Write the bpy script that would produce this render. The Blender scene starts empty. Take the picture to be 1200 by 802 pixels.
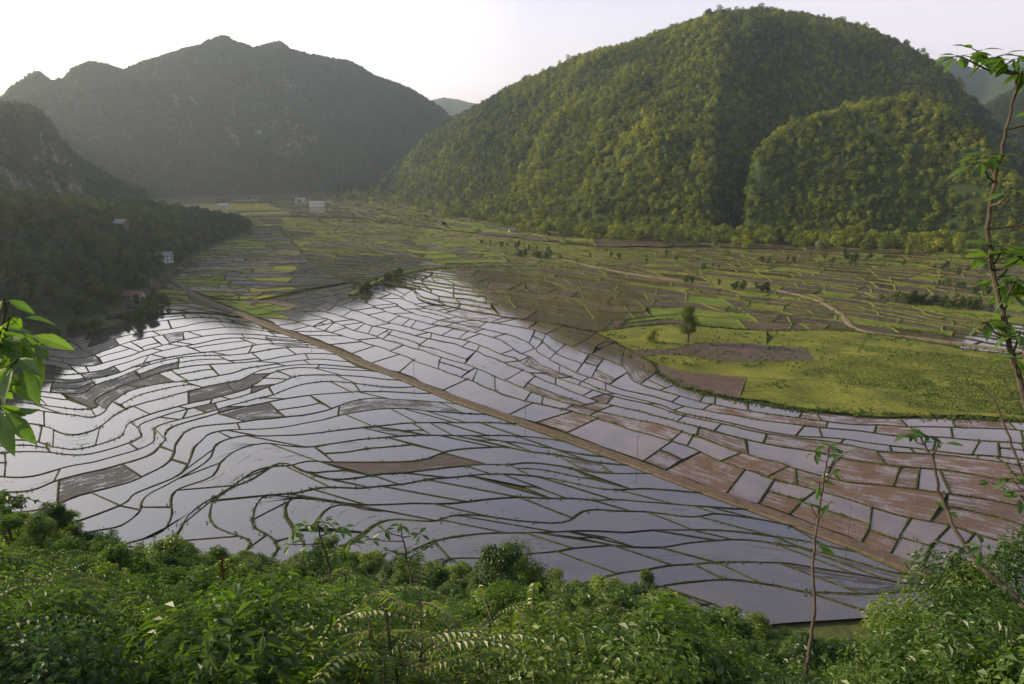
import bpy, math, random
import numpy as np
from mathutils import Vector
random.seed(7); RNG=np.random.default_rng(11)
sc=bpy.context.scene
# ------------------------------------------------------------------ survey camera
F=933.0; H=100.0; PITCH=math.atan(211/933.0)
cp,sp=math.cos(PITCH),math.sin(PITCH)
def ray(u,v):
    a=(u-600)/F; b=(401-v)/F
    return np.array([a, cp+b*sp, -sp+b*cp])
def G(u,v,z=0.0):
    d=ray(u,v); t=(z-H)/d[2]; return np.array([d[0]*t,d[1]*t])
def Pd(u,v,dist):
    d=ray(u,v); d=d/np.linalg.norm(d)*dist; return np.array([d[0],d[1],H+d[2]])
def toPix(x,y,z=0):
    Y=y*cp-(z-H)*sp; Z=y*sp+(z-H)*cp
    return 600+F*x/Y, 401-F*Z/Y
# ------------------------------------------------------------------ noise
TAB=RNG.random((256,256))
def vn(x,y):
    x=np.asarray(x,float);y=np.asarray(y,float)
    xi=np.floor(x).astype(int);yi=np.floor(y).astype(int);fx=x-xi;fy=y-yi
    fx=fx*fx*(3-2*fx);fy=fy*fy*(3-2*fy)
    a=TAB[xi%256,yi%256];b=TAB[(xi+1)%256,yi%256];c=TAB[xi%256,(yi+1)%256];d=TAB[(xi+1)%256,(yi+1)%256]
    return (a*(1-fx)+b*fx)*(1-fy)+(c*(1-fx)+d*fx)*fy
def fbm(x,y,o=4):
    s=0;a=1;n=0
    for i in range(o):
        s=s+a*(vn(x*2**i+17.3*i,y*2**i+9.1*i)-.5);n+=a;a*=.5
    return s/n*2
# ------------------------------------------------------------------ terrain
def azel(u,v):
    d=ray(u,v); return math.atan2(d[0],d[1]), d[2]/math.hypot(d[0],d[1])
def bdist(u,v):
    a,e=azel(u,v); return H/(-e)
class Hill:
    def __init__(s,sil,ridge,base=None,bd=None,veg=8,p=1.0,rough=10,gul=.07,back=1.2,bmul=None):
        s.az=np.array([azel(*q)[0] for q in sil]); s.el=np.array([azel(*q)[1] for q in sil])
        s.raz=np.array([azel(q[0],190)[0] for q in ridge]); s.R=np.array([q[1] for q in ridge],float)
        if base: s.baz=np.array([azel(*q)[0] for q in base]); s.B=np.array([bdist(*q) for q in base])
        else: s.baz=np.array([azel(q[0],190)[0] for q in bd]); s.B=np.array([q[1] for q in bd],float)
        if bmul is not None: s.B=s.B*np.array(bmul)
        s.veg=veg;s.p=p;s.rough=rough;s.gul=gul;s.back=back
        R=np.interp(s.az,s.raz,s.R);B=np.interp(s.az,s.baz,s.B)
        Z=[]
        for r,b,e in zip(R,B,s.el):
            t=np.linspace(.3,1,60);rr=b+(r-b)*t;S=np.sin(np.pi/2*t)**p
            Z.append(max(0,((H+rr*e)/S).min()-veg))
        s.Z=np.array(Z)
    def h(s,az,r,x,y):
        Z=np.interp(az,s.az,s.Z,left=0,right=0);R=np.interp(az,s.raz,s.R);B=np.interp(az,s.baz,s.B)
        R=np.maximum(R,B+60)
        t=(r-B)/(R-B)
        t=t+s.gul*fbm(x/230.,y/230.,4)*np.clip(4*t*(1-t),0,1)
        f=np.sin(np.pi/2*np.clip(t,0,1))**s.p
        t2=np.clip((r-R)/(s.back*(R-B)),0,1);f=np.where(r>R,np.cos(np.pi/2*t2)**.8,f)
        f=np.where(t<=0,0,f)
        z=Z*f
        return z+s.rough*fbm(x/90.+5,y/90.,4)*np.clip(f*2,0,1)*np.clip(Z/60,0,1)*np.clip(1.3-f,0.3,1)
RH=Hill([(425,222),(445,210),(470,188),(500,158),(530,138),(560,124),(600,105),(640,85),(680,66),(720,55),(760,42),(800,29),(840,17),(870,12),(900,12),(940,17),(980,25),(1020,37),(1060,50),(1090,64),(1110,80),(1130,102),(1150,128),(1180,160),(1240,210),(1330,270)],
 [(425,2750),(500,2450),(600,2100),(750,1850),(870,1850),(1000,1950),(1150,1850),(1350,1600)],
 base=[(425,226),(470,234),(530,248),(600,262),(700,272),(830,279),(900,281),(1000,284),(1150,290),(1350,303)],bmul=[1,1,1,1,1,1,1.2,1.42,1.5,1.4],p=.95,gul=.16,rough=44)
RL=Hill([(872,250),(880,190),(895,165),(920,146),(950,134),(990,122),(1030,114),(1065,113),(1100,122),(1140,145),(1170,175),(1200,215),(1240,262)],
 [(870,1160),(930,1230),(1000,1270),(1100,1230),(1240,1100)],base=[(870,279),(1000,285),(1100,288),(1240,298)],p=.85,gul=.05,rough=16,back=.8)
LM=Hill([(-420,150),(-250,110),(-150,118),(-60,120),(0,118),(14,104),(30,92),(45,86),(60,97),(75,92),(85,80),(104,71),(125,76),(145,84),(165,74),(200,63),(235,55),(250,47),(264,43),(280,50),(297,57),(315,51),(328,50),(343,60),(358,64),(380,67),(410,74),(440,88),(470,100),(500,117),(520,130),(545,160),(580,200),(600,222)],
 [(-420,2600),(0,2900),(300,3300),(600,3500)],bd=[(-420,1900),(0,2100),(200,2500),(450,2750),(600,2900)],p=1.15,gul=.10,rough=40)
LC=Hill([(-500,60),(-300,70),(-150,95),(-60,110),(0,122),(22,124),(42,128),(55,140),(66,158),(85,178),(110,196),(140,214),(170,222)],
 [(-500,1000),(0,1500),(170,1700)],bd=[(-500,700),(0,1150),(170,1500)],p=.9,rough=20)
LN=Hill([(-700,170),(-300,195),(-100,208),(0,222),(60,228),(120,234),(170,240),(215,246),(255,250),(285,258),(300,268)],
 [(-700,600),(-100,680),(0,760),(150,1000),(300,1350)],
 base=[(-700,470),(-100,425),(0,402),(60,392),(110,376),(165,350),(195,325),(240,293),(300,270)],p=.75,veg=9,rough=7,gul=.04)
FR=Hill([(1080,100),(1100,66),(1115,66),(1140,80),(1165,82),(1200,70),(1300,60),(1450,120)],[(1080,5200),(1450,5200)],bd=[(1080,4200),(1450,4200)],rough=50,veg=0)
FR2=Hill([(1120,170),(1140,135),(1160,122),(1185,108),(1210,92),(1260,80),(1450,70)],[(1120,2700),(1450,2500)],bd=[(1120,2100),(1450,1900)],rough=20)
FM=Hill([(470,150),(500,118),(520,114),(545,118),(575,124),(620,150),(700,200)],[(470,7000),(700,7000)],bd=[(470,6000),(700,6000)],rough=30,veg=0)
HILLS=[RH,RL,LM,LC,LN,FR,FR2,FM]
OUT=[(-250,600),(-100,600),(0,606),(60,614),(100,640),(200,655),(300,662),(420,660),(500,668),(560,675),(620,684),(700,700),(800,716),(880,745),(960,768),(1040,768),(1100,745),(1200,715),(1350,700)]
OAZ=np.array([azel(*q)[0] for q in OUT]);OT=np.array([-azel(*q)[1] for q in OUT])
def slope(az):
    s=np.interp(az,OAZ,OT)+.055
    k=np.clip((np.abs(az)-.75)/1.4,0,1);k=k*k*(3-2*k)
    return s*(1-k)-.35*k
def terrain(x,y):
    x=np.asarray(x,float);y=np.asarray(y,float)
    r=np.hypot(x,y);az=np.arctan2(x,y)
    z=np.full(r.shape,-.6)
    for h in HILLS: z=np.maximum(z,h.h(az,r,x,y)-.6)
    zn=98.3-r*slope(az)+1.5*fbm(x/14.,y/14.,3)*np.clip(r/30,0,1)
    zn=np.minimum(zn,98.3+220*(1-np.exp(-r/500)))
    return np.maximum(z,zn)
azs=np.radians(np.concatenate([np.linspace(-180,-46,90,endpoint=False),np.linspace(-46,46,520),np.linspace(46,180,90,endpoint=False)[1:]]))
rs=np.concatenate([[0.5],np.geomspace(1.5,700,110),np.geomspace(710,3800,190),np.geomspace(3900,14000,50)])
A,R_=np.meshgrid(azs,rs,indexing='ij');X=R_*np.sin(A);Y=R_*np.cos(A);Zt=terrain(X,Y)
na,nr=A.shape
def mkmesh(name,verts,faces,mats,mi=None,smooth=False,attrs=None,uv=None):
    me=bpy.data.meshes.new(name);verts=np.asarray(verts,np.float32)
    me.vertices.add(len(verts));me.vertices.foreach_set('co',verts.ravel())
    faces=np.asarray(faces,np.int32);k=faces.shape[1]
    me.loops.add(faces.size);me.loops.foreach_set('vertex_index',faces.ravel())
    me.polygons.add(len(faces));me.polygons.foreach_set('loop_start',np.arange(0,faces.size,k,dtype=np.int32))
    me.polygons.foreach_set('loop_total',np.full(len(faces),k,np.int32))
    if mi is not None: me.polygons.foreach_set('material_index',np.asarray(mi,np.int32))
    me.polygons.foreach_set('use_smooth',np.full(len(faces),bool(smooth)))
    me.update(calc_edges=True)
    if attrs is not None:
        a=me.attributes.new('data','FLOAT_COLOR','POINT');a.data.foreach_set('color',np.asarray(attrs,np.float32).ravel())
    if uv is not None:
        l=me.uv_layers.new(name='UVMap');l.data.foreach_set('uv',np.asarray(uv,np.float32)[faces.ravel()].ravel())
    for m in mats: me.materials.append(m)
    return me
def upfaces(v,f):
    v=np.asarray(v,float);a,b,c,d=(v[f[:,i]] for i in range(4));n=np.cross(c-a,d-b)[:,2];g=f.copy();g[n<0]=f[n<0][:,::-1];return g
def obj(name,me,parent=None,loc=(0,0,0)):
    o=bpy.data.objects.new(name,me);sc.collection.objects.link(o);o.location=loc
    if parent: o.parent=parent
    return o
# ------------------------------------------------------------------ materials
def newmat(n):
    m=bpy.data.materials.new(n);m.use_nodes=True;nt=m.node_tree;nt.nodes.clear()
    return m,nt
def L(nt,a,b): nt.links.new(a,b)
def ramp(nt,fac,stops):
    r=nt.nodes.new('ShaderNodeValToRGB')
    while len(r.color_ramp.elements)<len(stops): r.color_ramp.elements.new(.5)
    for e,(p,c) in zip(r.color_ramp.elements,stops): e.position=p;e.color=(*c,1)
    L(nt,fac,r.inputs[0]);return r.outputs[0]
def noise(nt,scale,vec=None,detail=5,rough=.55):
    n=nt.nodes.new('ShaderNodeTexNoise');n.inputs['Scale'].default_value=scale;n.inputs['Detail'].default_value=detail;n.inputs['Roughness'].default_value=rough
    if vec is not None: L(nt,vec,n.inputs['Vector'])
    return n.outputs['Fac']
def mixc(nt,f,a,b,bt='MIX'):
    m=nt.nodes.new('ShaderNodeMix');m.data_type='RGBA';m.blend_type=bt
    for s,v in ((m.inputs[0],f),(m.inputs[6],a),(m.inputs[7],b)):
        if isinstance(v,(int,float)): s.default_value=v
        elif isinstance(v,tuple): s.default_value=(*v,1)
        else: L(nt,v,s)
    return m.outputs[2]
def mth(nt,op,a,b=0.,c=None):
    m=nt.nodes.new('ShaderNodeMath');m.operation=op
    for i,v in enumerate((a,b)+(() if c is None else (c,))):
        if isinstance(v,(int,float)): m.inputs[i].default_value=v
        else: L(nt,v,m.inputs[i])
    return m.outputs[0]
def mrange(nt,v,a,b,c=0.,d=1.):
    m=nt.nodes.new('ShaderNodeMapRange');L(nt,v,m.inputs[0])
    for i,q in enumerate((a,b,c,d)): m.inputs[i+1].default_value=q
    return m.outputs[0]
def out(nt,s):
    o=nt.nodes.new('ShaderNodeOutputMaterial');L(nt,s,o.inputs[0])
def bump(nt,h,st,dist):
    b=nt.nodes.new('ShaderNodeBump');b.inputs['Strength'].default_value=st;b.inputs['Distance'].default_value=dist;L(nt,h,b.inputs['Height']);return b.outputs[0]
def simple(name,c1,c2,scale,rough=.8,bs=.3,bd=.1):
    m,nt=newmat(name);tc=nt.nodes.new('ShaderNodeTexCoord')
    f=noise(nt,scale,tc.outputs['Object']);c=ramp(nt,f,[(.3,c1),(.7,c2)])
    p=nt.nodes.new('ShaderNodeBsdfPrincipled');L(nt,c,p.inputs['Base Color']);p.inputs['Roughness'].default_value=rough
    L(nt,bump(nt,f,bs,bd),p.inputs['Normal']);out(nt,p.outputs[0]);return m
def leafmat(name,cols,trans=.4,gl=.06):
    m,nt=newmat(name)
    oi=nt.nodes.new('ShaderNodeObjectInfo');at=nt.nodes.new('ShaderNodeAttribute');at.attribute_name='data'
    ge=nt.nodes.new('ShaderNodeNewGeometry')
    sx=nt.nodes.new('ShaderNodeSeparateColor');L(nt,at.outputs['Color'],sx.inputs[0])
    pn=noise(nt,.008,ge.outputs['Position'],3)
    f=mth(nt,'ADD',mth(nt,'MULTIPLY',oi.outputs['Random'],.5),mth(nt,'MULTIPLY',sx.outputs[0],.35))
    f=mth(nt,'ADD',f,mrange(nt,pn,.3,.7,-.15,.35))
    c=ramp(nt,f,[(i/(len(cols)-1),q) for i,q in enumerate(cols)])
    d=nt.nodes.new('ShaderNodeBsdfDiffuse');t=nt.nodes.new('ShaderNodeBsdfTranslucent');g=nt.nodes.new('ShaderNodeBsdfGlossy');g.inputs['Roughness'].default_value=.45
    L(nt,c,d.inputs[0]);L(nt,mixc(nt,1.,c,(1.5,1.6,.7),'MULTIPLY'),t.inputs[0])
    a=nt.nodes.new('ShaderNodeMixShader');a.inputs[0].default_value=trans;L(nt,d.outputs[0],a.inputs[1]);L(nt,t.outputs[0],a.inputs[2])
    b=nt.nodes.new('ShaderNodeMixShader');b.inputs[0].default_value=gl;L(nt,a.outputs[0],b.inputs[1]);L(nt,g.outputs[0],b.inputs[2])
    out(nt,b.outputs[0]);return m
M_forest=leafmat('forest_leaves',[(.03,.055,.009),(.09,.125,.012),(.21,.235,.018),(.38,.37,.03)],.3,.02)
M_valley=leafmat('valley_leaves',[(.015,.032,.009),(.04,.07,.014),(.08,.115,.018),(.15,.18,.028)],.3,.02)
M_forest_far=leafmat('far_forest_leaves',[(.025,.045,.018),(.05,.08,.03),(.09,.12,.035)],.25,.02)
M_shrub=leafmat('shrub_leaves',[(.018,.045,.009),(.05,.105,.018),(.11,.18,.028),(.25,.29,.04)],.45,.04)
M_near=leafmat('sapling_leaves',[(.04,.10,.015),(.09,.18,.025),(.16,.26,.04)],.5,.05)
M_bark=simple('bark',(.05,.035,.022),(.13,.10,.07),6,.9)
M_red=leafmat('dry_flower',[(.06,.025,.014),(.10,.04,.022)],.2,.0)
m,nt=newmat('valley_ground');M_ground=m
ge=nt.nodes.new('ShaderNodeNewGeometry');pos=ge.outputs['Position']
sep=nt.nodes.new('ShaderNodeSeparateXYZ');L(nt,pos,sep.inputs[0]);sn=nt.nodes.new('ShaderNodeSeparateXYZ');L(nt,ge.outputs['True Normal'],sn.inputs[0])
n1=noise(nt,.02,pos,8,.65);n2=noise(nt,.25,pos,6,.7)
val=ramp(nt,n1,[(.35,(.09,.07,.045)),(.5,(.08,.085,.03)),(.65,(.11,.13,.035))])
val=mixc(nt,.4,val,ramp(nt,n2,[(.35,(.03,.035,.015)),(.65,(.13,.12,.05))]))
hil=ramp(nt,n2,[(.3,(.02,.035,.01)),(.7,(.06,.085,.02))])
rock=ramp(nt,n1,[(.35,(.10,.085,.07)),(.65,(.32,.27,.22))])
rk=mth(nt,'MULTIPLY',mrange(nt,sn.outputs[2],.62,.5),mrange(nt,n1,.45,.55))
rk=mth(nt,'MULTIPLY',rk,mrange(nt,sep.outputs[0],-500,-700))
hil=mixc(nt,rk,hil,rock)
col=mixc(nt,mrange(nt,sep.outputs[2],.5,6.),val,hil)
p=nt.nodes.new('ShaderNodeBsdfPrincipled');L(nt,col,p.inputs['Base Color']);p.inputs['Roughness'].default_value=.95;p.inputs['Specular IOR Level'].default_value=.1
L(nt,bump(nt,n2,.6,1.2),p.inputs['Normal']);out(nt,p.outputs[0])
# paddies : data = (wet, rnd, green), alpha = bund greenness
m,nt=newmat('paddy_water');M_pad=m
at=nt.nodes.new('ShaderNodeAttribute');at.attribute_name='data';sx=nt.nodes.new('ShaderNodeSeparateColor');L(nt,at.outputs['Color'],sx.inputs[0])
wet,rnd,grn=sx.outputs[0],sx.outputs[1],sx.outputs[2]
tc=nt.nodes.new('ShaderNodeTexCoord');uv=tc.outputs['UV'];ge=nt.nodes.new('ShaderNodeNewGeometry')
mp=nt.nodes.new('ShaderNodeMapping');mp.inputs['Scale'].default_value=(.07,.6,1);L(nt,uv,mp.inputs[0])
st=noise(nt,1.0,mp.outputs[0],6,.65);fine=noise(nt,.7,uv,6,.7);big=noise(nt,.05,ge.outputs['Position'],4)
bg2=noise(nt,.10,uv,3)
msk=mth(nt,'ADD',mth(nt,'MULTIPLY',st,.5),mth(nt,'ADD',mth(nt,'MULTIPLY',fine,.25),mth(nt,'MULTIPLY',bg2,.25)))
msk=mth(nt,'ADD',mth(nt,'MULTIPLY',mth(nt,'SUBTRACT',msk,.5),2.0),.5)
thr=mrange(nt,wet,0.,1.,.22,.76)
mud=mth(nt,'MULTIPLY',mth(nt,'SUBTRACT',msk,thr),9.)
mudc=nt.nodes.new('ShaderNodeClamp');L(nt,mud,mudc.inputs[0]);mud=mudc.outputs[0]
bed=mixc(nt,rnd,(.05,.046,.05),(.20,.105,.045))
bed=mixc(nt,mrange(nt,bg2,.3,.7,0,.7),bed,(.028,.027,.032))
mc=mixc(nt,rnd,(.035,.028,.024),(.17,.085,.032));mc=mixc(nt,mrange(nt,fine,.35,.65),mixc(nt,.75,mc,(.016,.013,.01)),mc)
mc=mixc(nt,mrange(nt,st,.4,.65,0,.6),mc,mixc(nt,rnd,(.07,.058,.05),(.24,.14,.065)))
gl=nt.nodes.new('ShaderNodeBsdfGlossy');gl.inputs['Roughness'].default_value=.05;gl.inputs[0].default_value=(.94,.96,1,1)
rip=noise(nt,1.2,ge.outputs['Position'],4)
L(nt,bump(nt,rip,.08,.06),gl.inputs['Normal'])
fr=nt.nodes.new('ShaderNodeFresnel');fr.inputs[0].default_value=2.15
df=nt.nodes.new('ShaderNodeBsdfDiffuse');L(nt,bed,df.inputs[0])
w=nt.nodes.new('ShaderNodeMixShader');L(nt,fr.outputs[0],w.inputs[0]);L(nt,df.outputs[0],w.inputs[1]);L(nt,gl.outputs[0],w.inputs[2])
mu=nt.nodes.new('ShaderNodeBsdfPrincipled');L(nt,mc,mu.inputs['Base Color']);mu.inputs['Roughness'].default_value=.5;mu.inputs['Specular IOR Level'].default_value=.35
L(nt,bump(nt,msk,1.,.5),mu.inputs['Normal'])
x1=nt.nodes.new('ShaderNodeMixShader');L(nt,mud,x1.inputs[0]);L(nt,w.outputs[0],x1.inputs[1]);L(nt,mu.outputs[0],x1.inputs[2])
wv=nt.nodes.new('ShaderNodeTexWave');wv.inputs['Scale'].default_value=.3;wv.inputs['Distortion'].default_value=2.5;wv.inputs['Detail'].default_value=3;wv.bands_direction='Y';L(nt,uv,wv.inputs[0])
gf=mth(nt,'ADD',mth(nt,'MULTIPLY',wv.outputs['Fac'],.1),mth(nt,'ADD',mth(nt,'MULTIPLY',fine,.5),mth(nt,'MULTIPLY',big,.45)))
gc=ramp(nt,gf,[(.38,(.05,.058,.016)),(.5,(.15,.165,.028)),(.62,(.28,.27,.045)),(.74,(.26,.19,.075))])
gc=mixc(nt,mrange(nt,rnd,.2,1,0,.6),gc,(.07,.2,.02))
gd=nt.nodes.new('ShaderNodeBsdfPrincipled');L(nt,gc,gd.inputs['Base Color']);gd.inputs['Roughness'].default_value=.9;gd.inputs['Specular IOR Level'].default_value=.1
L(nt,bump(nt,gf,1.,1.5),gd.inputs['Normal'])
x2=nt.nodes.new('ShaderNodeMixShader');gm=mth(nt,'GREATER_THAN',mth(nt,'ADD',grn,mth(nt,'MULTIPLY',mth(nt,'SUBTRACT',msk,.5),.8)),.5)
L(nt,gm,x2.inputs[0]);L(nt,x1.outputs[0],x2.inputs[1]);L(nt,gd.outputs[0],x2.inputs[2]);out(nt,x2.outputs[0])
m,nt=newmat('paddy_bund_grass');M_bund=m
at=nt.nodes.new('ShaderNodeAttribute');at.attribute_name='data'
ge=nt.nodes.new('ShaderNodeNewGeometry');a=noise(nt,.7,ge.outputs['Position'],5,.7);b=noise(nt,.06,ge.outputs['Position'],3)
c=ramp(nt,a,[(.35,(.018,.015,.01)),(.5,(.03,.032,.012)),(.68,(.07,.09,.018))])
c2=ramp(nt,a,[(.35,(.06,.07,.018)),(.55,(.14,.16,.026)),(.7,(.28,.27,.045))])
c=mixc(nt,mrange(nt,b,.35,.65),mixc(nt,.4,c,(.028,.022,.018)),c)
cc=nt.nodes.new('ShaderNodeMix');cc.data_type='RGBA';L(nt,at.outputs['Alpha'],cc.inputs[0]);L(nt,c,cc.inputs[6]);L(nt,c2,cc.inputs[7])
p=nt.nodes.new('ShaderNodeBsdfPrincipled');L(nt,cc.outputs[2],p.inputs['Base Color']);p.inputs['Roughness'].default_value=.9;p.inputs['Specular IOR Level'].default_value=.1
L(nt,bump(nt,a,.8,.4),p.inputs['Normal']);out(nt,p.outputs[0])
M_road=simple('canal_road_concrete',(.065,.048,.035),(.14,.10,.07),.6,.85,.4,.1)
M_dirt=simple('dirt',(.12,.09,.05),(.19,.15,.08),.4,.95,.4,.2)
M_wall=simple('plaster_wall',(.4,.38,.35),(.6,.58,.53),1.5,.8,.1,.02)
M_woodw=simple('timber_wall',(.12,.08,.05),(.22,.16,.1),3,.8,.2,.02)
M_rtile=simple('tile_roof',(.18,.08,.05),(.28,.13,.08),3,.8,.4,.05)
M_grey=simple('fibre_cement_roof',(.18,.17,.16),(.32,.31,.3),2,.7,.3,.05)
M_glass=simple('window_dark',(.02,.025,.03),(.04,.045,.05),3,.2,.0,.01)
M_conc=simple('pole_concrete',(.12,.11,.10),(.2,.19,.18),4,.8,.1,.01)
idx=np.arange(na*nr).reshape(na,nr)
f=np.stack([idx[:,:-1],idx[:,1:],np.roll(idx,-1,0)[:,1:],np.roll(idx,-1,0)[:,:-1]],-1).reshape(-1,4)
gv=np.stack([X,Y,Zt],-1).reshape(-1,3)
obj('valley_terrain_ground',mkmesh('ground',gv,upfaces(gv,f),[M_ground],smooth=True))
# ------------------------------------------------------------------ paddies
def smoothpx(pts,n):
    P=np.array(pts,float);P=np.vstack([2*P[0]-P[1],P,2*P[-1]-P[-2]]);o=[]
    for i in range(1,len(P)-2):
        for t in np.linspace(0,1,16,endpoint=False):
            a,b,c,d=P[i-1],P[i],P[i+1],P[i+2]
            o.append(.5*((2*b)+(c-a)*t+(2*a-5*b+4*c-d)*t*t+(3*b-a-3*c+d)*t**3))
    o.append(P[-2]);o=np.array(o);s=np.r_[0,np.cumsum(np.hypot(*np.diff(o,axis=0).T))]
    tt=np.linspace(0,s[-1],n);return np.stack([np.interp(tt,s,o[:,0]),np.interp(tt,s,o[:,1])],1)
NS=240
V=[];FC=[];MI=[];AT=[];UV=[];nv=0;EDGE=[]
def kind(px,py):
    r=random.random();r2=random.random()
    br=.35*r2
    def inb(a,b,c,d): return a<px<c and b<py<d
    if inb(185,280,335,372): return (.5,r2,.95 if r<.55 else .0,br)
    if inb(60,395,135,465) : return (.2 if r<.7 else .8,.1*r2,0,br)
    if inb(165,425,315,460): return (.15 if r<.7 else .8,.1*r2,.3,br)
    if inb(235,478,310,503) or inb(0,540,130,585): return (.25 if r<.65 else .8,.2*r2,0,br)
    if inb(425,528,530,550): return (.1,.35,0,br)
    road_y=np.interp(px,[200,600,1120],[330,492,686])
    if py>road_y:
        return ((1.15 if r<.5 else .88 if r<.78 else .68 if r<.96 else .4),.3*r2,0,br)
    if py>485 and px>640:
        if px>760 and py>535: return ((.35 if r<.55 else .75),.7+.3*r2,.0,br)
        if r<.58: return (1.1,.4+.5*r2,0,br)
        return (.75 if r<.8 else .4,.6+.4*r2,0,br)
    if inb(600,425,780,490): return ((.4 if r<.4 else .8),.4+.4*r2,0,br)
    if py>385 : return ((1.1 if r<.6 else .72),.3+.3*r2,0,br)
    if px<500 and py>300: return ((1.1 if r<.65 else .72),.3*r2,.0,br)
    if inb(480,310,760,390): return ((.85 if r<.35 else .5),.35+.35*r2,.25*(r2>.8),.6)
    if px<500: return ((.95 if r<.5 else .5),.4*r2+.1,.55 if r2<.18 else .1,.7)
    if inb(600,270,1300,345): return (.4 if r<.7 else .85,.3+.4*r2,.6 if r2<.15 else .2,.95)
    return (.4,.5*r2+.25,.65 if r<.28 else .25,.95)
def greenkind(px,py):
    r=random.random()
    if px<860 and 398<py<470 and px<850-(py-400)*.2 and r<.6: return (.2,.6,0.2,1.)
    return (.4,.2*random.random(),.9+.5*r,1.)
def addcell(P,ub0,ub1,ut0,ut1,vb,vt,t0,t1,bw,bh,k,zoff):
    global nv
    def c(s,t):
        u=(ub0+(ub1-ub0)*s)*(1-t)+(ut0+(ut1-ut0)*s)*t
        return P(u,vb(u)*(1-t)+vt(u)*t)
    mid=(t0+t1)/2
    e=c(np.linspace(0,1,9),np.full(9,mid));ln=np.hypot(*np.diff(e,axis=0).T).sum()
    w=np.hypot(*(c(np.array([.1,.5,.9]),np.full(3,t1))-c(np.array([.1,.5,.9]),np.full(3,t0))).T)
    if w.mean()<2.6 or ln<3: return
    M=int(np.clip(math.ceil(ln/3.0),2,20))
    ds=min(.3,bw/ln);s=np.r_[0,np.linspace(ds,1-ds,M),1]
    W=np.hypot(*(c(s,np.full(len(s),t1))-c(s,np.full(len(s),t0))).T)+1e-6
    ph=random.random()*50;bm=random.choice([.7,.8,1,1,1.5])
    dt=np.clip(bm*bw*(.35+1.5*vn(np.arange(len(s))*.7+ph,ph+0*s))/W,0,.35)
    rows=[0*s,dt,1-dt,0*s+1];pts=[]
    cz=zoff+random.uniform(-.05,.05)
    for j,tr in enumerate(rows):
        xy=c(s,t0+(t1-t0)*tr);z=np.full(len(s),cz)
        if j in(0,3): z[:]=zoff+bh
        z[0]=z[-1]=zoff+bh
        pts.append(np.c_[xy,z])
    EDGE.append(pts[0])
    n=len(s);V.append(np.concatenate(pts))
    uo=random.random()*300
    for j,tr in enumerate(rows): UV.append(np.c_[s*ln+uo,tr*W.mean()+uo*1.7])
    AT.append(np.tile(np.array(k,float),(4*n,1)))
    for j in range(3):
        i=np.arange(n-1);ff=np.c_[nv+j*n+i,nv+j*n+i+1,nv+(j+1)*n+i+1,nv+(j+1)*n+i];FC.append(ff)
        mi=np.ones(n-1,int)
        if j==1: mi[1:-1]=0
        MI.append(mi)
    nv+=4*n
def loft(curves,tw,tl,bw,bh,zoff=0.,kf=kind,nbmax=12):
    Gd=np.array([[G(*p) for p in smoothpx(c,NS)] for c in curves]);K=len(curves)
    def P(u,v):
        u=np.clip(u,0,1)*(NS-1);v=np.clip(v,0,K-1)
        i=np.minimum(u.astype(int),NS-2);j=np.minimum(v.astype(int),K-2);fu=(u-i)[:,None];fv=(v-j)[:,None]
        q=(Gd[j,i]*(1-fu)+Gd[j,i+1]*fu)*(1-fv)+(Gd[j+1,i]*(1-fu)+Gd[j+1,i+1]*fu)*fv
        am=tw*.26
        return q+np.c_[am*fbm(q[:,0]/30.,q[:,1]/30.,3),am*fbm(q[:,0]/30.+50,q[:,1]/30.+9,3)]
    for k in range(K-1):
        wd=np.hypot(*(Gd[k]-Gd[k+1]).T);wd=np.percentile(wd,60);nb=int(np.clip(round(wd/tw),1,nbmax))
        bnd=[]
        for j in range(nb+1):
            base=k+j/nb+(random.uniform(-.2,.2)/nb if 0<j<nb else 0);am=.36/nb if 0<j<nb else 0;ph=random.random()*99
            bnd.append(lambda u,base=base,am=am,ph=ph: base+am*(vn(np.asarray(u)*10+ph,ph+0*np.asarray(u))-.5)*2)
        for j in range(nb):
            vb,vt=bnd[j],bnd[j+1];uu=np.linspace(0,1,400);cl=P(uu,(vb(uu)+vt(uu))/2)
            cum=np.r_[0,np.cumsum(np.hypot(*np.diff(cl,axis=0).T))];pos=0;sk0=0
            while pos<cum[-1]-tl*.3:
                l=tl*random.choice([.35,.6,.85,1.1,1.5,2.1])*random.uniform(.85,1.15);e=min(cum[-1],pos+l)
                if cum[-1]-e<tl*.3:e=cum[-1]
                u0=np.interp(pos,cum,uu);u1=np.interp(e,cum,uu);sk1=random.uniform(-.16,.16)*tl/cum[-1] if e<cum[-1] else 0
                um=np.array([(u0+u1)/2]);W=np.hypot(*(P(um,vb(um))-P(um,vt(um)))[0])
                q=P(um,(vb(um)+vt(um))/2)[0]
                px,py=toPix(q[0],q[1])
                ns=max(1,int(round(W/tw))) if W>1.5*tw else (2 if random.random()<.22 and W>.8*tw else 1)
                if ns==1: tb=[0,1]
                elif ns==2: c0=random.uniform(.35,.65);tb=[0,c0,1]
                else: tb=np.linspace(0,1,ns+1)
                kk=kf(px,py)
                for a,b in zip(tb[:-1],tb[1:]):
                    addcell(P,u0-sk0,u1-sk1,u0+sk0,u1+sk1,vb,vt,a,b,bw,bh,kk if random.random()<.4 else kf(px,py),zoff)
                pos=e;sk0=sk1
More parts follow.
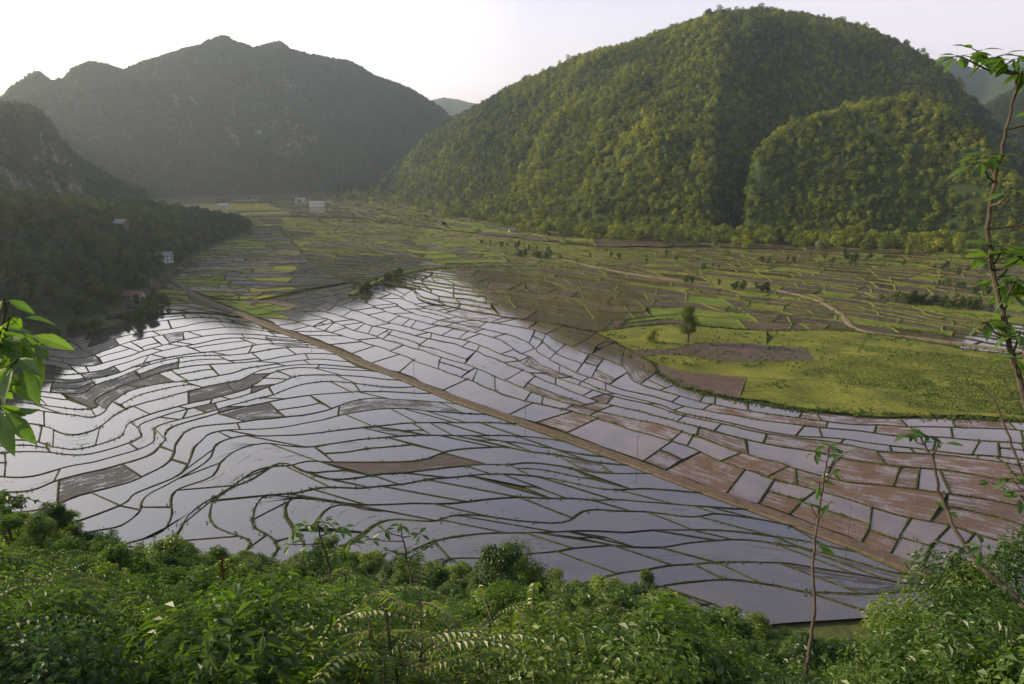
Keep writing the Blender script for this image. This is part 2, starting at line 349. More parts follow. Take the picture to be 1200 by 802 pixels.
A_=[[(-200,405),(-60,400),(60,398),(120,385),(180,372),(230,368),(288,374)],
[(-200,440),(-40,425),(40,420),(100,428),(140,420),(190,405),(260,392),(346,397)],
[(-200,485),(-60,470),(30,470),(100,480),(120,462),(160,445),(220,430),(290,425),(350,415),(394,416)],
[(-200,540),(-60,520),(30,515),(90,525),(140,510),(170,490),(215,475),(285,458),(320,435),(380,430),(441,435)],
[(-200,600),(-60,575),(30,575),(80,560),(130,548),(180,530),(195,505),(240,488),(300,475),(345,465),(410,458),(508,462)],
[(-200,680),(-60,630),(60,620),(120,600),(160,580),(215,555),(225,525),(250,505),(310,500),(370,492),(450,480),(570,485)],
[(-100,720),(60,680),(140,640),(190,620),(200,580),(240,560),(262,535),(300,520),(350,525),(430,515),(520,510),(660,518)],
[(100,730),(220,680),(290,640),(250,610),(245,580),(290,560),(330,545),(390,560),(470,555),(580,545),(760,555)],
[(200,760),(330,690),(350,640),(330,600),(350,580),(410,590),(500,590),(600,585),(700,585),(880,599)],
[(350,780),(430,700),(460,660),(520,630),(620,620),(740,625),(850,625),(995,643)],
[(450,800),(560,730),(640,690),(760,665),(880,660),(1000,668),(1105,686)],
[(560,900),(700,800),(850,750),(1000,730),(1200,725),(1250,740)]]
loft(A_,19,21,.5,.28)
ROAD=[(185,318),(205,331),(235,350),(290,372),(350,395),(430,427),(520,463),(600,492),(700,528),(800,566),(900,602),(1000,640),(1120,686),(1300,755)]
B_=[[(420,330),(470,335),(500,352),(560,366),(640,378),(700,388),(742,410),(765,435),(800,455),(850,468),(920,480),(1010,488),(1120,492),(1300,500)],
[(370,340),(440,350),(500,372),(580,390),(625,405),(650,425),(700,445),(760,465),(830,483),(930,498),(1030,508),(1150,515),(1320,530)],
[(320,352),(400,370),(480,392),(560,412),(600,430),(640,448),(700,470),(790,495),(900,520),(1000,540),(1150,560),(1340,600)],
[(280,352),(350,378),(440,405),(530,440),(590,462),(650,478),(720,500),(810,530),(900,560),(1010,590),(1150,625),(1330,690)],
[(245,350),(292,369),(352,391),(432,423),(522,459),(602,488),(702,524),(802,562),(902,598),(1002,636),(1122,682),(1302,750)]]
loft(B_,17,21,.5,.3,.02)
n_near=len(EDGE)
C_=[[(330,255),(420,258),(500,268),(600,280),(700,290),(850,292),(1000,297),(1150,305),(1350,318)],
[(330,270),(420,279),(500,286),(600,292),(700,300),(850,312),(1000,325),(1150,342),(1350,360)],
[(350,290),(420,296),(500,303),(600,302),(680,312),(800,328),(900,340),(1000,352),(1150,375),(1350,405)],
[(370,312),(440,318),(500,330),(560,338),(640,345),(720,358),(800,362),(900,370),(1000,378),(1150,402),(1350,435)],
[(405,331),(470,337),(500,353),(560,366),(640,378),(700,388),(780,380),(900,388),(1000,390),(1150,412),(1350,440)]]
loft(C_,27,32,1.1,.6,.05)
n_c=len(EDGE)
D_=[[(700,389),(780,381),(900,388),(1000,390),(1150,412),(1350,440)],[(742,411),(850,402),(950,410),(1050,420),(1150,435),(1340,465)],[(765,436),(800,452),(850,466),(920,478),(1010,486),(1120,490),(1330,500)]]
loft(D_,40,80,.5,.15,.35,kf=greenkind)
E_=[[(260,262),(300,256),(330,254)],[(235,275),(290,272),(328,270)],[(205,295),(280,292),(348,290)],[(190,312),(280,312),(368,312)],[(200,328),(300,330),(403,331)],[(225,342),(300,343),(368,338)],[(262,351),(285,352),(300,352)]]
loft(E_,26,36,.8,.4,.07)
F_=[[(130,330),(190,332),(201,333)],[(110,355),(200,355),(234,356)],[(90,376),(220,367),(284,372)]]
loft(F_,22,28,.6,.4,.04)
G_=[[(250,234),(330,232),(400,234),(440,238),(520,252),(600,266),(700,276),(900,283),(1150,293),(1350,305)],[(280,255),(330,254),(420,257),(500,267),(600,279),(700,289),(850,291),(1150,304),(1350,317)]]
loft(G_,75,80,1.6,.8,.06)
pv=np.concatenate(V);pf=upfaces(pv,np.concatenate(FC))
obj('rice_paddy_fields',mkmesh('rice_paddies',pv,pf,[M_pad,M_bund],np.concatenate(MI),attrs=np.concatenate(AT),uv=np.concatenate(UV)))
# ------------------------------------------------------------------ ribbons
def ribbon(name,pts,prof,mat,z0=0.,n=260,wob=0):
    P=np.array([G(*p) for p in smoothpx(pts,n)]);T=np.gradient(P,axis=0);T/=np.linalg.norm(T,axis=1)[:,None];Nn=np.c_[T[:,1],-T[:,0]]
    k=len(prof);vs=[]
    for i in range(n):
        w=1+wob*(vn(np.array(i*.4),np.array(3.))-.5)
        for o,z in prof: vs.append([P[i,0]+Nn[i,0]*o*w,P[i,1]+Nn[i,1]*o*w,z+z0])
    ix=np.arange(n*k).reshape(n,k);fs=np.stack([ix[:-1,:-1],ix[:-1,1:],ix[1:,1:],ix[1:,:-1]],-1).reshape(-1,4)
    return obj(name,mkmesh(name,vs,upfaces(vs,fs),[mat])),P
road,RP=ribbon('canal_road',ROAD,[(-2.5,-.5),(-1.7,.8),(-1.69,1.0),(-1.45,1.0),(-1.44,.8),(.9,.8),(.91,1.0),(1.1,1.0),(1.11,.6),(1.8,.55),(2.6,-.5)],M_road)
ribbon('grass_embankment',[(410,347),(450,328),(500,316),(560,313),(620,312),(670,313)],[(-4,-.5),(-2,1.4),(2,1.4),(4,-.5)],M_bund,wob=.7)
ribbon('dirt_path',[(640,300),(720,318),(800,330),(880,336),(950,350),(985,368),(1010,388),(1100,400),(1300,428)],[(-3,-.5),(-1.0,.8),(1.0,.8),(3,-.5)],M_dirt,wob=.8)
# ------------------------------------------------------------------ leaves & trees
def rdir(n):
    d=RNG.normal(size=(n,3));return d/np.linalg.norm(d,axis=1)[:,None]
def leaves(P,D,Nrm,Ls,wr=.32):
    n=len(P);D=D/np.linalg.norm(D,axis=1)[:,None];S=np.cross(Nrm,D);S/=np.linalg.norm(S,axis=1)[:,None]+1e-9;U=np.cross(D,S)
    L_=Ls[:,None]
    v=np.stack([P,P+D*L_*.5+S*L_*wr+U*L_*.1,P+D*L_-U*L_*.12,P+D*L_*.5-S*L_*wr+U*L_*.1],1).reshape(-1,3)
    f=np.arange(4*n).reshape(n,4);a=np.repeat(RNG.random(n),4);return v,f,np.c_[a,a,a,np.ones(4*n)]
def tube(pts,rad,k=6):
    pts=np.array(pts,float);n=len(pts);T=np.gradient(pts,axis=0);vs=[]
    for i in range(n):
        t=Vector(T[i]).normalized();a=Vector((1,0,0)) if abs(t.x)<.8 else Vector((0,1,0));a=(a-t*a.dot(t)).normalized();b=t.cross(a)
        for j in range(k):
            g=2*math.pi*j/k;vs.append(pts[i]+rad[i]*(math.cos(g)*np.array(a)+math.sin(g)*np.array(b)))
    fs=[[i*k+j,i*k+(j+1)%k,(i+1)*k+(j+1)%k,(i+1)*k+j] for i in range(n-1) for j in range(k)]
    return np.array(vs),np.array(fs)
def join(parts,mats,name):
    vs=[];fs=[];mi=[];at=[];n=0
    for v,f,m,a in parts:
        vs.append(v);fs.append(np.array(f)+n);mi.append(np.full(len(f),m));at.append(a if a is not None else np.full((len(v),4),.5));n+=len(v)
    return mkmesh(name,np.concatenate(vs),np.concatenate(fs),mats,np.concatenate(mi),attrs=np.concatenate(at))
def crown_tree(name,h,w,nl,ls,lump,mat,trunk=True,low=.25,limbs=5,lr=.28,wr=.32,outw=.6):
    parts=[];C=[];Rr=[]
    for i in range(lump):
        zc=h*(low+.08+(.88-low)*((i+.5)/lump)*random.uniform(.85,1.1));g=random.random()*6.28
        rr=w*.5*math.sin(math.pi*min(.95,max(.12,(zc/h-low*.6)/(1-low*.6))))**.6
        q=random.uniform(.25,.8)*rr;C.append([q*math.cos(g),q*math.sin(g),min(zc,h*.86)]);Rr.append(random.uniform(lr*.7,lr*1.3)*w*.8)
    C=np.array(C);Rr=np.array(Rr);pr=Rr**2/np.sum(Rr**2);k=RNG.choice(lump,nl,p=pr)
    d=rdir(nl);rad=Rr[k]*(.4+.65*RNG.random(nl)**.7);P=C[k]+d*rad[:,None]*np.array([1,1,.75])
    oc=P-np.array([0,0,h*.45]);oc/=np.linalg.norm(oc,axis=1)[:,None]+1e-6
    Nm=d*outw+oc*outw+rdir(nl)*.6+np.array([0,0,.4]);Dd=np.cross(Nm,rdir(nl))
    v,f,a=leaves(P,Dd,Nm,ls*(.6+.8*RNG.random(nl)),wr)
    a[:,0]=.6*a[:,0]+.4*np.repeat(RNG.random(lump)[k],4)
    parts.append((v,f,1,a))
    if trunk:
        tp=[[0,0,-.5],[.02*w,0,h*.25],[.03*w,.02*w,h*.5],[0,0,h*.8]];r0=h*.022
        v,f=tube(tp,[r0*1.3,r0,r0*.7,r0*.2]);parts.append((v,f,0,None))
        for i in random.sample(range(lump),min(limbs,lump)):
            c=C[i];z=c[2]*.55
            v,f=tube([[0,0,z],[c[0]*.5,c[1]*.5,z+(c[2]-z)*.4],list(c)],[r0*.6,r0*.4,r0*.12],5);parts.append((v,f,0,None))
    return join(parts,[M_bark,mat],name)
def coll(name,meshes):
    c=bpy.data.collections.new(name)
    for i,m_ in enumerate(meshes):
        o=bpy.data.objects.new('%s_kind_%02d'%(name,i),m_);c.objects.link(o)
    return c
def scatter(name,pts,scl,c,ncol,tilt=.1):
    me=bpy.data.meshes.new(name);n=len(pts);me.vertices.add(n);me.vertices.foreach_set('co',np.asarray(pts,np.float32).ravel())
    a=me.attributes.new('sc','FLOAT_VECTOR','POINT');s=np.asarray(scl,np.float32);s3=np.c_[s*RNG.uniform(.85,1.2,n),s*RNG.uniform(.85,1.2,n),s*RNG.uniform(.8,1.15,n)].astype(np.float32);a.data.foreach_set('vector',s3.ravel())
    a=me.attributes.new('ro','FLOAT_VECTOR','POINT');a.data.foreach_set('vector',np.c_[RNG.normal(0,tilt,n),RNG.normal(0,tilt,n),RNG.random(n)*6.28].astype(np.float32).ravel())
    a=me.attributes.new('ix','INT','POINT');a.data.foreach_set('value',RNG.integers(0,ncol,n).astype(np.int32))
    o=obj(name,me);ng=bpy.data.node_groups.new(name,'GeometryNodeTree')
    ng.interface.new_socket('Geometry',in_out='INPUT',socket_type='NodeSocketGeometry');ng.interface.new_socket('Geometry',in_out='OUTPUT',socket_type='NodeSocketGeometry')
    gi=ng.nodes.new('NodeGroupInput');go=ng.nodes.new('NodeGroupOutput');ip=ng.nodes.new('GeometryNodeInstanceOnPoints');ci=ng.nodes.new('GeometryNodeCollectionInfo')
    ci.inputs['Collection'].default_value=c;ci.inputs['Separate Children'].default_value=True;ci.inputs['Reset Children'].default_value=True;ip.inputs['Pick Instance'].default_value=True
    def na_(nm,t):
        x=ng.nodes.new('GeometryNodeInputNamedAttribute');x.data_type=t;x.inputs[0].default_value=nm;return [q for q in x.outputs if q.enabled and q.name=='Attribute'][0]
    lk=ng.links.new
    lk(gi.outputs[0],ip.inputs['Points']);lk(ci.outputs[0],ip.inputs['Instance']);lk(na_('sc','FLOAT_VECTOR'),ip.inputs['Scale']);lk(na_('ro','FLOAT_VECTOR'),ip.inputs['Rotation']);lk(na_('ix','INT'),ip.inputs['Instance Index'])
    lk(ip.outputs[0],go.inputs[0]);md=o.modifiers.new('scatter','NODES');md.node_group=ng;return o
ft=coll('forest_tree',[crown_tree('ft%d'%i,random.uniform(9,13),random.uniform(8,11),420,1.15,9,M_forest,True,.1,2,outw=1.0) for i in range(5)])
ff=coll('far_forest_tree',[crown_tree('fft%d'%i,12,12,150,2.0,7,M_forest_far,False,.05,outw=1.0) for i in range(4)])
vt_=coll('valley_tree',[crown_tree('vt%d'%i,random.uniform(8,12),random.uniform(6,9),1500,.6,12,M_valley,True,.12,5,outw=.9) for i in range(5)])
def pts_for(azr,rr,n,cond,dz=-1.0):
    az=RNG.uniform(azr[0],azr[1],n);r=np.sqrt(RNG.uniform(rr[0]**2,rr[1]**2,n));x=r*np.sin(az);y=r*np.cos(az);z=terrain(x,y)
    zr=terrain(x*(1+6/r),y*(1+6/r));st_=np.sqrt(1+((zr-z)/6)**2);m_=cond(az,r,x,y,z)&(RNG.random(n)<st_/1.7);return np.c_[x,y,z+dz][m_]
HOUSES=[]
def clear(p,rad=14):
    k=np.ones(len(p),bool)
    for h in HOUSES: k&=np.hypot(p[:,0]-h[0],p[:,1]-h[1])>rad
    return k
hp=[(740,277),(765,279),(600,272),(905,285),(960,289),(1145,297),(352,236),(372,243),(262,243)]
for u,v in hp: g=G(u,v);HOUSES.append([g[0],g[1]])
for u,v,d in [(143,272,820),(150,290,640),(172,285,700),(190,278,800)]:
    a,_=azel(u,v);HOUSES.append([d*math.sin(a),d*math.cos(a)])
p=pts_for((math.radians(-12),math.radians(38)),(900,2700),120000,lambda az,r,x,y,z:(z>3)&((r<np.interp(az,RH.raz,RH.R)+120)));p=p[clear(p,16)]
scatter('hillside_forest',p,RNG.uniform(.45,1.15,len(p))*np.where(RNG.random(len(p))<.08,1.6,1),ft,5)
p=pts_for((math.radians(-40),math.radians(0)),(1100,3700),90000,lambda az,r,x,y,z:(z>3)&(x<0)&(r<np.interp(az,LM.raz,LM.R)+150))
scatter('mountain_forest',p,RNG.uniform(.6,1.4,len(p)),ff,4)
p=pts_for((math.radians(-50),math.radians(-17)),(330,1400),24000,lambda az,r,x,y,z:(z>1.0)&(r<np.interp(az,LN.raz,LN.R)+160));p=p[clear(p,11)]
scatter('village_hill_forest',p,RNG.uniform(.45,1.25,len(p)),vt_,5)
p=pts_for((math.radians(29),math.radians(40)),(1600,2900),14000,lambda az,r,x,y,z:z>10);scatter('back_hill_forest',p,RNG.uniform(.8,1.4,len(p)),ff,4)
ed=[]
for u in np.linspace(405,1340,1000):
    vb=np.interp(u,[405,470,530,600,700,850,1000,1150,1350],[228,236,250,264,275,282,287,294,306])+abs(RNG.normal(0,4))-2.5
    g=G(u+RNG.normal(0,2),vb);ed.append([g[0],g[1],-.6])
ed2=[]
def clus(n,u0,v0,u1,v1,sp_):
    for i in range(n):
        t=random.random();g=G(u0+(u1-u0)*t,v0+(v1-v0)*t)+RNG.normal(0,sp_,2);ed2.append([g[0],g[1],0])
clus(34,418,345,475,323,3);clus(50,1035,352,1150,364,7);clus(14,1100,335,1190,347,6);clus(18,600,300,650,304,4);clus(12,800,332,900,342,4);clus(14,960,300,1060,310,12);clus(14,570,285,640,296,8);clus(16,1100,298,1300,312,10)
clus(50,290,240,350,236,12);clus(60,300,234,420,231,40);clus(40,150,385,190,350,6);clus(14,380,262,470,262,10);clus(30,0,405,110,388,6);clus(40,700,300,1250,318,30)
ed=np.array(ed);ed=ed[clear(ed,9)];scatter('valley_edge_trees',ed,RNG.uniform(.6,1.9,len(ed)),ft,5)
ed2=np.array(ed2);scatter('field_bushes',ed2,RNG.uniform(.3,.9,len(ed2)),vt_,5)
tuft=coll('crop_tuft',[crown_tree('tf%d'%i,.9,1.1,70,.3,4,M_shrub,False,.0,0) for i in range(3)])
cr=[]
pA=G(960,400);pB=G(1230,430);pC=G(1230,490);pD=G(990,472)
for i in range(34):
    for j in range(120):
        s,t=i/33,j/119
        q=(pA*(1-s)+pD*s)*(1-t)+(pB*(1-s)+pC*s)*t
        if fbm(q[0]/20,q[1]/20,2)>-.22: cr.append([q[0]+RNG.normal(0,.25),q[1]+RNG.normal(0,.25),.3])
scatter('crop_rows',np.array(cr),RNG.uniform(.4,.9,len(cr)),tuft,3)
tu=[];D1=[np.array([G(*p) for p in smoothpx(c,60)]) for c in (D_[0],D_[2])]
for i in range(5000):
    a=random.randrange(60);t=random.random();q=D1[0][a]*(1-t)+D1[1][a]*t+RNG.normal(0,3,2)
    if fbm(q[0]/25+7,q[1]/25,3)>.06: tu.append([q[0],q[1],.3])
for c in D1:
    for i in range(700):
        q=c[random.randrange(60)]+RNG.normal(0,1.6,2);tu.append([q[0],q[1],.3])
scatter('field_tussocks',np.array(tu),RNG.uniform(.3,1.2,len(tu)),tuft,3)
# weeds growing along the bunds, in patches
we=[];ws_=[]
for e,lim,sc_ in ((EDGE[:n_near],.06,.6),(EDGE[n_near:n_c],.0,1.0)):
    q=np.concatenate(e)
    for rep in range(3):
        qq=q+np.c_[RNG.normal(0,.5,(len(q),2)),np.full(len(q),-.12)]+np.c_[RNG.uniform(-1.6,1.6,(len(q),2))*.4,np.zeros(len(q))]
        m_=(fbm(qq[:,0]/22+31,qq[:,1]/22+3,3)>lim)&(RNG.random(len(q))<.6)
        we.append(qq[m_]);ws_.append(RNG.uniform(.35,1.1,m_.sum())*sc_)
scatter('bund_weeds',np.concatenate(we),np.concatenate(ws_),tuft,3)
g=G(806,402);t=crown_tree('lone',23,15,11000,.5,30,M_forest,True,.2,10,.22);obj('broadleaf_tree',t,loc=(g[0],g[1],.2))
g=G(766,402);t=crown_tree('lone2',7,9,3500,.4,12,M_forest,True,.05,6);obj('field_shrub',t,loc=(g[0],g[1],.2))
# ------------------------------------------------------------------ houses
def box(a,b):
    x0,y0,z0=a;x1,y1,z1=b;v=[[x,y,z] for z in(z0,z1) for x,y in((x0,y0),(x1,y0),(x1,y1),(x0,y1))]
    return np.array(v,float),np.array([[0,3,2,1],[4,5,6,7],[0,1,5,4],[1,2,6,5],[2,3,7,6],[3,0,4,7]])
def house(name,x,y,w,d,h,rot,wall,roof,storeys=1,rh=2.6):
    z=float(terrain(np.array([x]),np.array([y]))[0])
    e=bpy.data.objects.new(name,None);sc.collection.objects.link(e);e.location=(x,y,z);e.rotation_euler=(0,0,rot)
    v,f=box((-w/2,-d/2,-1.5),(w/2,d/2,h))
    obj('walls',join([(v,f,0,None)],[wall],'walls'),e)
    ov=.7;gab=np.array([[-w/2,-d/2,h],[-w/2,d/2,h],[-w/2,0,h+rh],[-w/2,0,h+rh],[w/2,-d/2,h],[w/2,d/2,h],[w/2,0,h+rh],[w/2,0,h+rh]]);obj('gables',mkmesh('gables',gab,[[0,1,2,3],[4,5,6,7]],[wall]),e)
    dr=rh*ov/(d/2);t=.18
    a=[]
    for s in(-1,1):
        q=[[-w/2-ov,s*(d/2+ov),h-dr],[w/2+ov,s*(d/2+ov),h-dr],[w/2+ov,0,h+rh+.02],[-w/2-ov,0,h+rh+.02]];q=q+[[c[0],c[1],c[2]+t] for c in q]
        a.append((np.array(q),np.array([[0,3,2,1],[4,5,6,7],[0,1,5,4],[1,2,6,5],[2,3,7,6],[3,0,4,7]]),0,None))
    obj('roof',join(a,[roof],'roof'),e)
    ws=[];nw=max(2,int(w/3))
    for s in range(storeys):
        zc=h/storeys*s+1.1
        for i in range(nw):
            cx=-w/2+(i+.5)*w/nw
            for sy in(-1,1):
                if s==0 and i==nw//2 and sy==-1: continue
                v,f=box((cx-.55,sy*d/2-.05,zc),(cx+.55,sy*d/2+.05,zc+1.2));ws.append((v,f,0,None))
    obj('windows',join(ws,[M_glass],'windows'),e)
    cx=-w/2+(nw//2+.5)*w/nw;v,f=box((cx-.6,-d/2-.06,0),(cx+.6,-d/2+.04,2.1));obj('door',join([(v,f,0,None)],[M_woodw],'door'),e)
for i,(x,y) in enumerate(HOUSES):
    if i in(6,7,8): house('white_building',x,y,random.uniform(18,26) if i!=7 else 34,11,7 if i!=7 else 12,random.uniform(-.3,.3),M_wall,M_grey,2,2.)
    elif i>8: house('village_house',x,y,random.uniform(10,14),8,5.5,random.uniform(-.7,.7),[M_wall,M_woodw][i%2],[M_rtile,M_grey][i%3==0],2,3)
    else: house('village_house',x,y,random.uniform(9,13),7,random.choice([3.5,5]),random.uniform(-.5,.5),[M_wall,M_woodw][i%2],[M_grey,M_rtile][i%2],1)
for fr_ in(.16,.27,.385,.50,.60,.72,.86):
    i=int(fr_*259);T=RP[i+1]-RP[i];T/=np.linalg.norm(T);nn=np.array([T[1],-T[0]]);b=RP[i]-nn*4.0
    e=bpy.data.objects.new('utility_pole',None);sc.collection.objects.link(e);e.location=(b[0],b[1],-.4)
    v,f=tube([[0,0,0],[0,0,5],[0,0,9.4]],[.12,.10,.07],8);obj('shaft',join([(v,f,0,None)],[M_conc],'shaft'),e)
    v,f=tube([[-nn[0],-nn[1],8.7],[0,0,8.7],[nn[0],nn[1],8.7]],[.06,.06,.06],5);obj('crossarm',join([(v,f,0,None)],[M_conc],'crossarm'),e)
# ------------------------------------------------------------------ foreground slope vegetation
def frond_shrub(name,h,nf,ll,mat):
    parts=[];P=[];D=[];Nn=[];Ls=[]
    for i in range(nf):
        g=random.random()*6.28;base=np.array([random.gauss(0,.15*h),random.gauss(0,.15*h),random.uniform(.2,.75)*h]);ln=random.uniform(.22,.38)*h
        up=random.uniform(.2,.9);pts=[]
        for t in np.linspace(0,1,7): pts.append(base+np.array([math.cos(g)*ln*t,math.sin(g)*ln*t,ln*(up*t-.75*t*t)]))
        v,f=tube(pts,np.linspace(.006,.002,7)*h*.5,3);parts.append((v,f,0,None))
        v,f=tube([[0,0,-.3],list(base*np.array([.6,.6,.5])),list(base)],[.01*h*.5,.008*h*.5,.005*h],3)
        if i%4==0: parts.append((v,f,0,None))
        pts=np.array(pts)
        for t in np.linspace(.12,1,16):
            q=np.array([np.interp(t*6,range(7),pts[:,j]) for j in range(3)]);side=np.array([-math.sin(g),math.cos(g),0])
            for s in(-1,1):
                P.append(q);D.append(side*s+np.array([math.cos(g),math.sin(g),0])*.35+np.array([0,0,-.25]));Nn.append(np.array([0,0,1])+RNG.normal(0,.2,3));Ls.append(ll*(1.1-.5*t))
    v,f,a=leaves(np.array(P),np.array(D),np.array(Nn),np.array(Ls),.2);parts.append((v,f,1,a));return join(parts,[M_bark,mat],name)
near=coll('near_shrub',[crown_tree('ns%d'%i,1.6,1.9,8500,.05,26,M_shrub,True,.0,8,.17) for i in range(3)]+[crown_tree('nt%d'%i,1.9,1.5,2600,.09,20,M_shrub,True,.1,9,.2,.2) for i in range(3)]+[frond_shrub('nf%d'%i,1.9,120,.075,M_shrub) for i in range(2)])
mid=coll('slope_shrub',[crown_tree('ms%d'%i,4.2+.8*i,4.2-.3*i,10000,.13,30,M_shrub,True,.0,8,.17) for i in range(4)]+[crown_tree('mt%d'%i,6,4,4500,.22,26,M_shrub,True,.2,9,.16,.24) for i in range(2)]+[frond_shrub('mf%d'%i,4.6,150,.2,M_shrub) for i in range(1)])
def slope_pts(r0,r1,n,azm=50):
    az=np.radians(RNG.uniform(-azm,azm,n));r=np.sqrt(RNG.uniform(r0**2,r1**2,n));x=r*np.sin(az);y=r*np.cos(az);z=terrain(x,y)
    lim=np.interp(az,OAZ,OT);hl=H-r*lim-z;return x,y,z,r,hl
x,y,z,r,hl=slope_pts(4.5,26,1200)
s=np.clip(hl,.4,9)/1.75*RNG.uniform(.4,1.1,len(x));k=z>2
scatter('hillside_shrubs',np.c_[x,y,z-.15][k],np.clip(s,.3,1.15)[k],near,8,.2)
x,y,z,r,hl=slope_pts(18,185,4200)
s=np.clip(hl,1.5,10)/4.8*RNG.uniform(.35,1.15,len(x));k=z>.2
scatter('hillside_thicket',np.c_[x,y,z-.4][k],np.clip(s,.35,1.7)[k],mid,7,.15)
# ------------------------------------------------------------------ near saplings
def bigleaf(P,D,Nm,Ls,w=.2):
    vs=[];fs=[];at=[]
    for p,d,n,l in zip(P,D,Nm,Ls):
        d=d/np.linalg.norm(d);s=np.cross(n,d);s/=np.linalg.norm(s)+1e-9;u=np.cross(d,s);b=len(vs);rr=random.random()
        prof=[(0,.02),(.2,.6),(.45,1.),(.72,.72),(.9,.3),(1,.02)]
        for t,ww in prof:
            c=p+d*l*t-u*l*.22*t*t
            vs+= [c+s*l*w*ww+u*l*.05*ww,c,c-s*l*w*ww+u*l*.05*ww];at+=[[rr]*3+[1]]*3
        for i in range(5):
            for j in range(2): q=b+i*3+j;fs.append([q,q+1,q+4,q+3])
    return np.array(vs),np.array(fs),np.array(at)
def sapling(name,path,dist,rad,clusters,ll,ground=True,droop=0):
    pts=[Pd(u,v,dist) for u,v in path]
    if ground:
        q=pts[-1];z=float(terrain(np.array([q[0]]),np.array([q[1]]))[0])
        pts.append(np.array([q[0]+.05,q[1],min(z-.1,q[2]-.3)]))
    pts=np.array(pts);n=len(pts);parts=[]
    tt=np.linspace(0,n-1,n*5);fine_=np.array([np.interp(tt,range(n),pts[:,j]) for j in range(3)]).T
    ker=np.array([1,2,3,2,1])/9.
    for j in range(3): fine_[2:-2,j]=np.convolve(fine_[:,j],ker,'valid')
    fine_+=RNG.normal(0,rad*.2,fine_.shape)
    v,f=tube(fine_,np.linspace(rad*.3,rad,len(fine_)),7);parts.append((v,f,0,None))
    P=[];D=[];Nn=[];Ls=[]
    for u,v_,k in clusters:
        c=Pd(u,v_,dist+random.uniform(-.15,.15));j=np.argmin(np.linalg.norm(fine_-c,axis=1));j=min(len(fine_)-1,j+2);o=fine_[j]
        mid_=(o+c)/2+np.array([0,0,-.03]);v,f=tube([o,mid_,c],[rad*.4,rad*.3,rad*.2],5);parts.append((v,f,0,None))
        for i in range(k):
            g=random.random()*6.28;d=np.array([math.cos(g),math.sin(g),random.uniform(-.7,.35)-droop]);tw=c+d*ll*.35*random.random()
            v,f=tube([c,tw],[rad*.15,rad*.1],3);parts.append((v,f,0,None))
            P.append(tw);D.append(d);Nn.append(np.array([0,0 if not droop else -1.,1])+RNG.normal(0,.35,3));Ls.append(ll*random.uniform(.55,1.1))
    v,f,a=bigleaf(P,D,Nn,Ls);parts.append((v,f,1,a))
    return obj(name,join(parts,[M_bark,M_near],name))
sapling('slender_sapling',[(1196,66),(1190,105),(1178,160),(1168,205),(1158,255),(1160,300),(1170,345),(1182,400),(1196,450),(1215,520),(1230,600),(1236,700)],6.5,.026,
 [(1125,66,8),(1145,60,9),(1170,66,10),(1188,70,9),(1198,85,8),(1160,184,13),(1150,190,6),(1185,225,5),(1190,300,11),(1200,300,8),(1165,330,7),(1155,378,10),(1185,345,11),(1195,390,11),(1180,375,9),(1190,420,5),(1230,130,8),(1235,250,9),(1175,290,10),(1190,330,10),(1160,300,6)],.17)
sapling('roadside_sapling',[(972,522),(966,560),(958,610),(952,660),(955,720),(945,780),(940,830)],8,.022,
 [(972,522,9),(955,530,5),(988,534,6),(960,566,5),(950,590,3),(972,590,3),(960,640,3),(975,555,4)],.14)
sapling('bent_sapling',[(1078,512),(1096,540),(1100,575),(1118,620),(1145,660),(1190,700),(1225,740)],7.5,.026,[(1066,508,6),(1085,510,8),(1100,520,4),(1112,600,4),(1150,640,5),(1180,690,6)],.15)
sapling('leaning_branch',[(1140,450),(1165,465),(1185,520),(1200,560),(1225,620)],7,.015,[(1185,560,5),(1195,580,7),(1205,545,6),(1160,565,3)],.12)
sapling('overhanging_branch',[(10,352),(2,380),(-6,420),(-20,470),(-60,560),(-100,660)],3.4,.012,[(5,350,5),(12,372,6),(28,392,7),(22,420,8),(0,405,7),(42,404,5),(5,450,7),(-5,430,7),(-8,385,6),(8,395,5),(-2,475,6)],.15,droop=.45)
sapling('young_tree',[(372,612),(376,632),(385,660),(390,700)],22,.05,[(345,622,9),(360,616,9),(380,612,9),(400,618,9),(340,638,7),(410,634,8),(365,640,9),(392,650,9)],.34)
sapling('young_tree',[(470,622),(474,640),(480,670),(485,700)],24,.05,[(435,632,8),(450,622,9),(470,615,9),(492,625,8),(505,640,8),(455,645,8),(520,655,8),(485,650,8)],.34)
a=crown_tree('db',8.5,6.5,12000,.2,16,M_valley,True,.05,6)
p=Pd(605,690,75);z=float(terrain(np.array([p[0]]),np.array([p[1]]))[0]);obj('dark_round_bush',a,loc=(p[0],p[1],z-.1))
for u,v,d in[(1165,690,9),(1120,730,8),(1195,640,9),(1060,745,11),(1190,750,6)]:
    p=Pd(u,v-60,d);z=float(terrain(np.array([p[0]]),np.array([p[1]]))[0]);hh=max(1.2,p[2]-z)
    a=crown_tree('rb',hh,hh*.75,9000,.06,30,M_shrub,True,.05,8,.16,.22);obj('hillside_bush',a,loc=(p[0],p[1],z-.05))
for u,v in[(262,678),(345,730)]:
    b=Pd(u,v,12);n=150;t=RNG.random(n);P=b+np.c_[RNG.normal(0,.02,n)*(1.2-t),RNG.normal(0,.02,n)*(1.2-t),t*.6-.3]
    vv,f,a=leaves(P,rdir(n)+np.array([0,0,.8]),rdir(n),np.full(n,.05),.2)
    z=float(terrain(np.array([b[0]]),np.array([b[1]]))[0]);tv,tf=tube([[b[0],b[1],z-.1],[b[0],b[1],(z+b[2])/2],[b[0],b[1],b[2]+.3]],[.012,.01,.005],5)
    obj('dry_flower_spike',join([(tv,tf,0,None),(vv,f,1,a)],[M_bark,M_red],'spike'))
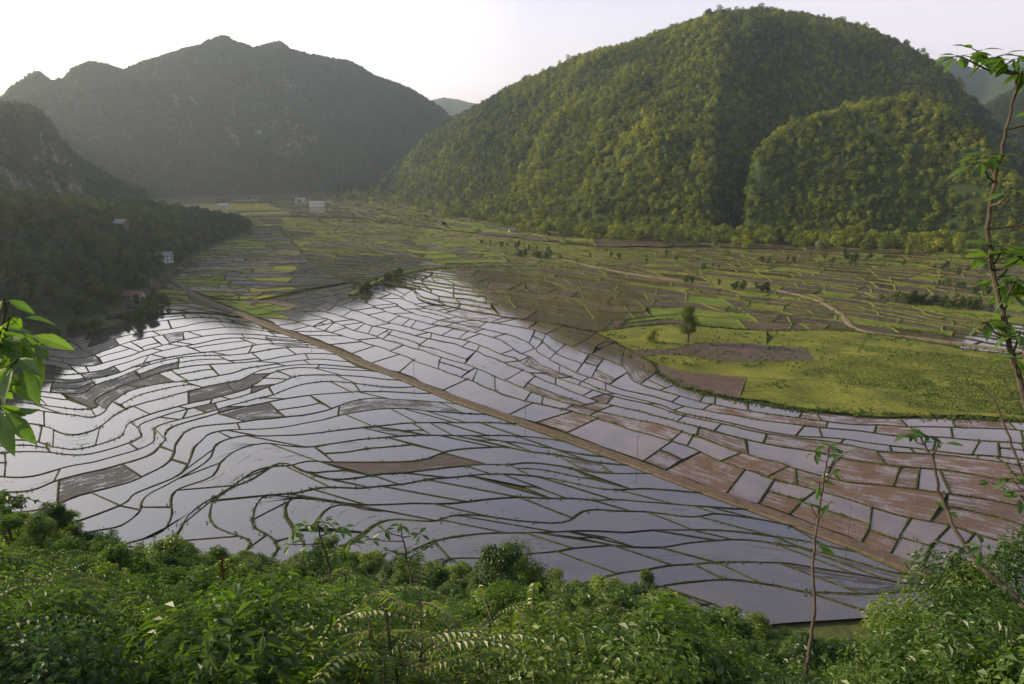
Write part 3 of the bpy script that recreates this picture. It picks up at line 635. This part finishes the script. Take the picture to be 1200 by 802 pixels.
# ------------------------------------------------------------------ haze volume
def vol(name,v,f,col,den,an):
    m,nt=newmat(name);vs=nt.nodes.new('ShaderNodeVolumeScatter');vs.inputs['Color'].default_value=(*col,1);vs.inputs['Density'].default_value=den;vs.inputs['Anisotropy'].default_value=an
    o=nt.nodes.new('ShaderNodeOutputMaterial');L(nt,vs.outputs[0],o.inputs['Volume']);obj(name,mkmesh(name,v,f,[m]))
v,f=box((-7000,-600,-8),(7000,9000,700));vol('valley_haze',v,f,(.76,.89,1),.000078,.6)
# ------------------------------------------------------------------ light
SAZ,SEL=math.radians(-70),math.radians(20)
w=bpy.data.worlds.new('World');sc.world=w;w.use_nodes=True;nt=w.node_tree;nt.nodes.clear()
sky=nt.nodes.new('ShaderNodeTexSky');sky.sky_type='NISHITA';sky.sun_disc=False;sky.sun_elevation=SEL;sky.sun_rotation=SAZ%(2*math.pi);sky.dust_density=2.5;sky.air_density=1.1;sky.ozone_density=2
bg=nt.nodes.new('ShaderNodeBackground');bg.inputs[1].default_value=.15
tc=nt.nodes.new('ShaderNodeTexCoord');mp=nt.nodes.new('ShaderNodeMapping');mp.inputs['Scale'].default_value=(1,1,4);L(nt,tc.outputs['Generated'],mp.inputs[0])
sz=nt.nodes.new('ShaderNodeSeparateXYZ');L(nt,tc.outputs['Generated'],sz.inputs[0])
cl=noise(nt,1.6,mp.outputs[0],5,.5)
veil=mixc(nt,mrange(nt,cl,.35,.65),(6.2,6.1,7.9),(9.0,8.3,9.4))
veil=mixc(nt,mrange(nt,sz.outputs[0],.02,-.5),veil,(20.,18.6,17.8))
L(nt,mixc(nt,mrange(nt,sz.outputs[2],.2,.7,.62,.05),sky.outputs[0],veil),bg.inputs[0]);o=nt.nodes.new('ShaderNodeOutputWorld');L(nt,bg.outputs[0],o.inputs[0])
S=Vector((math.sin(SAZ)*math.cos(SEL),math.cos(SAZ)*math.cos(SEL),math.sin(SEL)))
l=bpy.data.lights.new('sun','SUN');l.energy=5;l.angle=math.radians(.5);l.color=(1,.84,.56);lo=bpy.data.objects.new('sun',l);sc.collection.objects.link(lo);lo.rotation_euler=(-S).to_track_quat('-Z','Y').to_euler();lo.location=S*500
sc.view_settings.view_transform='Standard';sc.view_settings.look='None';sc.view_settings.exposure=0
cam=bpy.data.cameras.new('camera');cam.lens=28*933/933.33;cam.sensor_width=36;cam.clip_start=.1;cam.clip_end=30000
co=bpy.data.objects.new('camera',cam);sc.collection.objects.link(co);co.location=(0,0,H);co.rotation_euler=(math.pi/2-PITCH,0,0);sc.camera=co
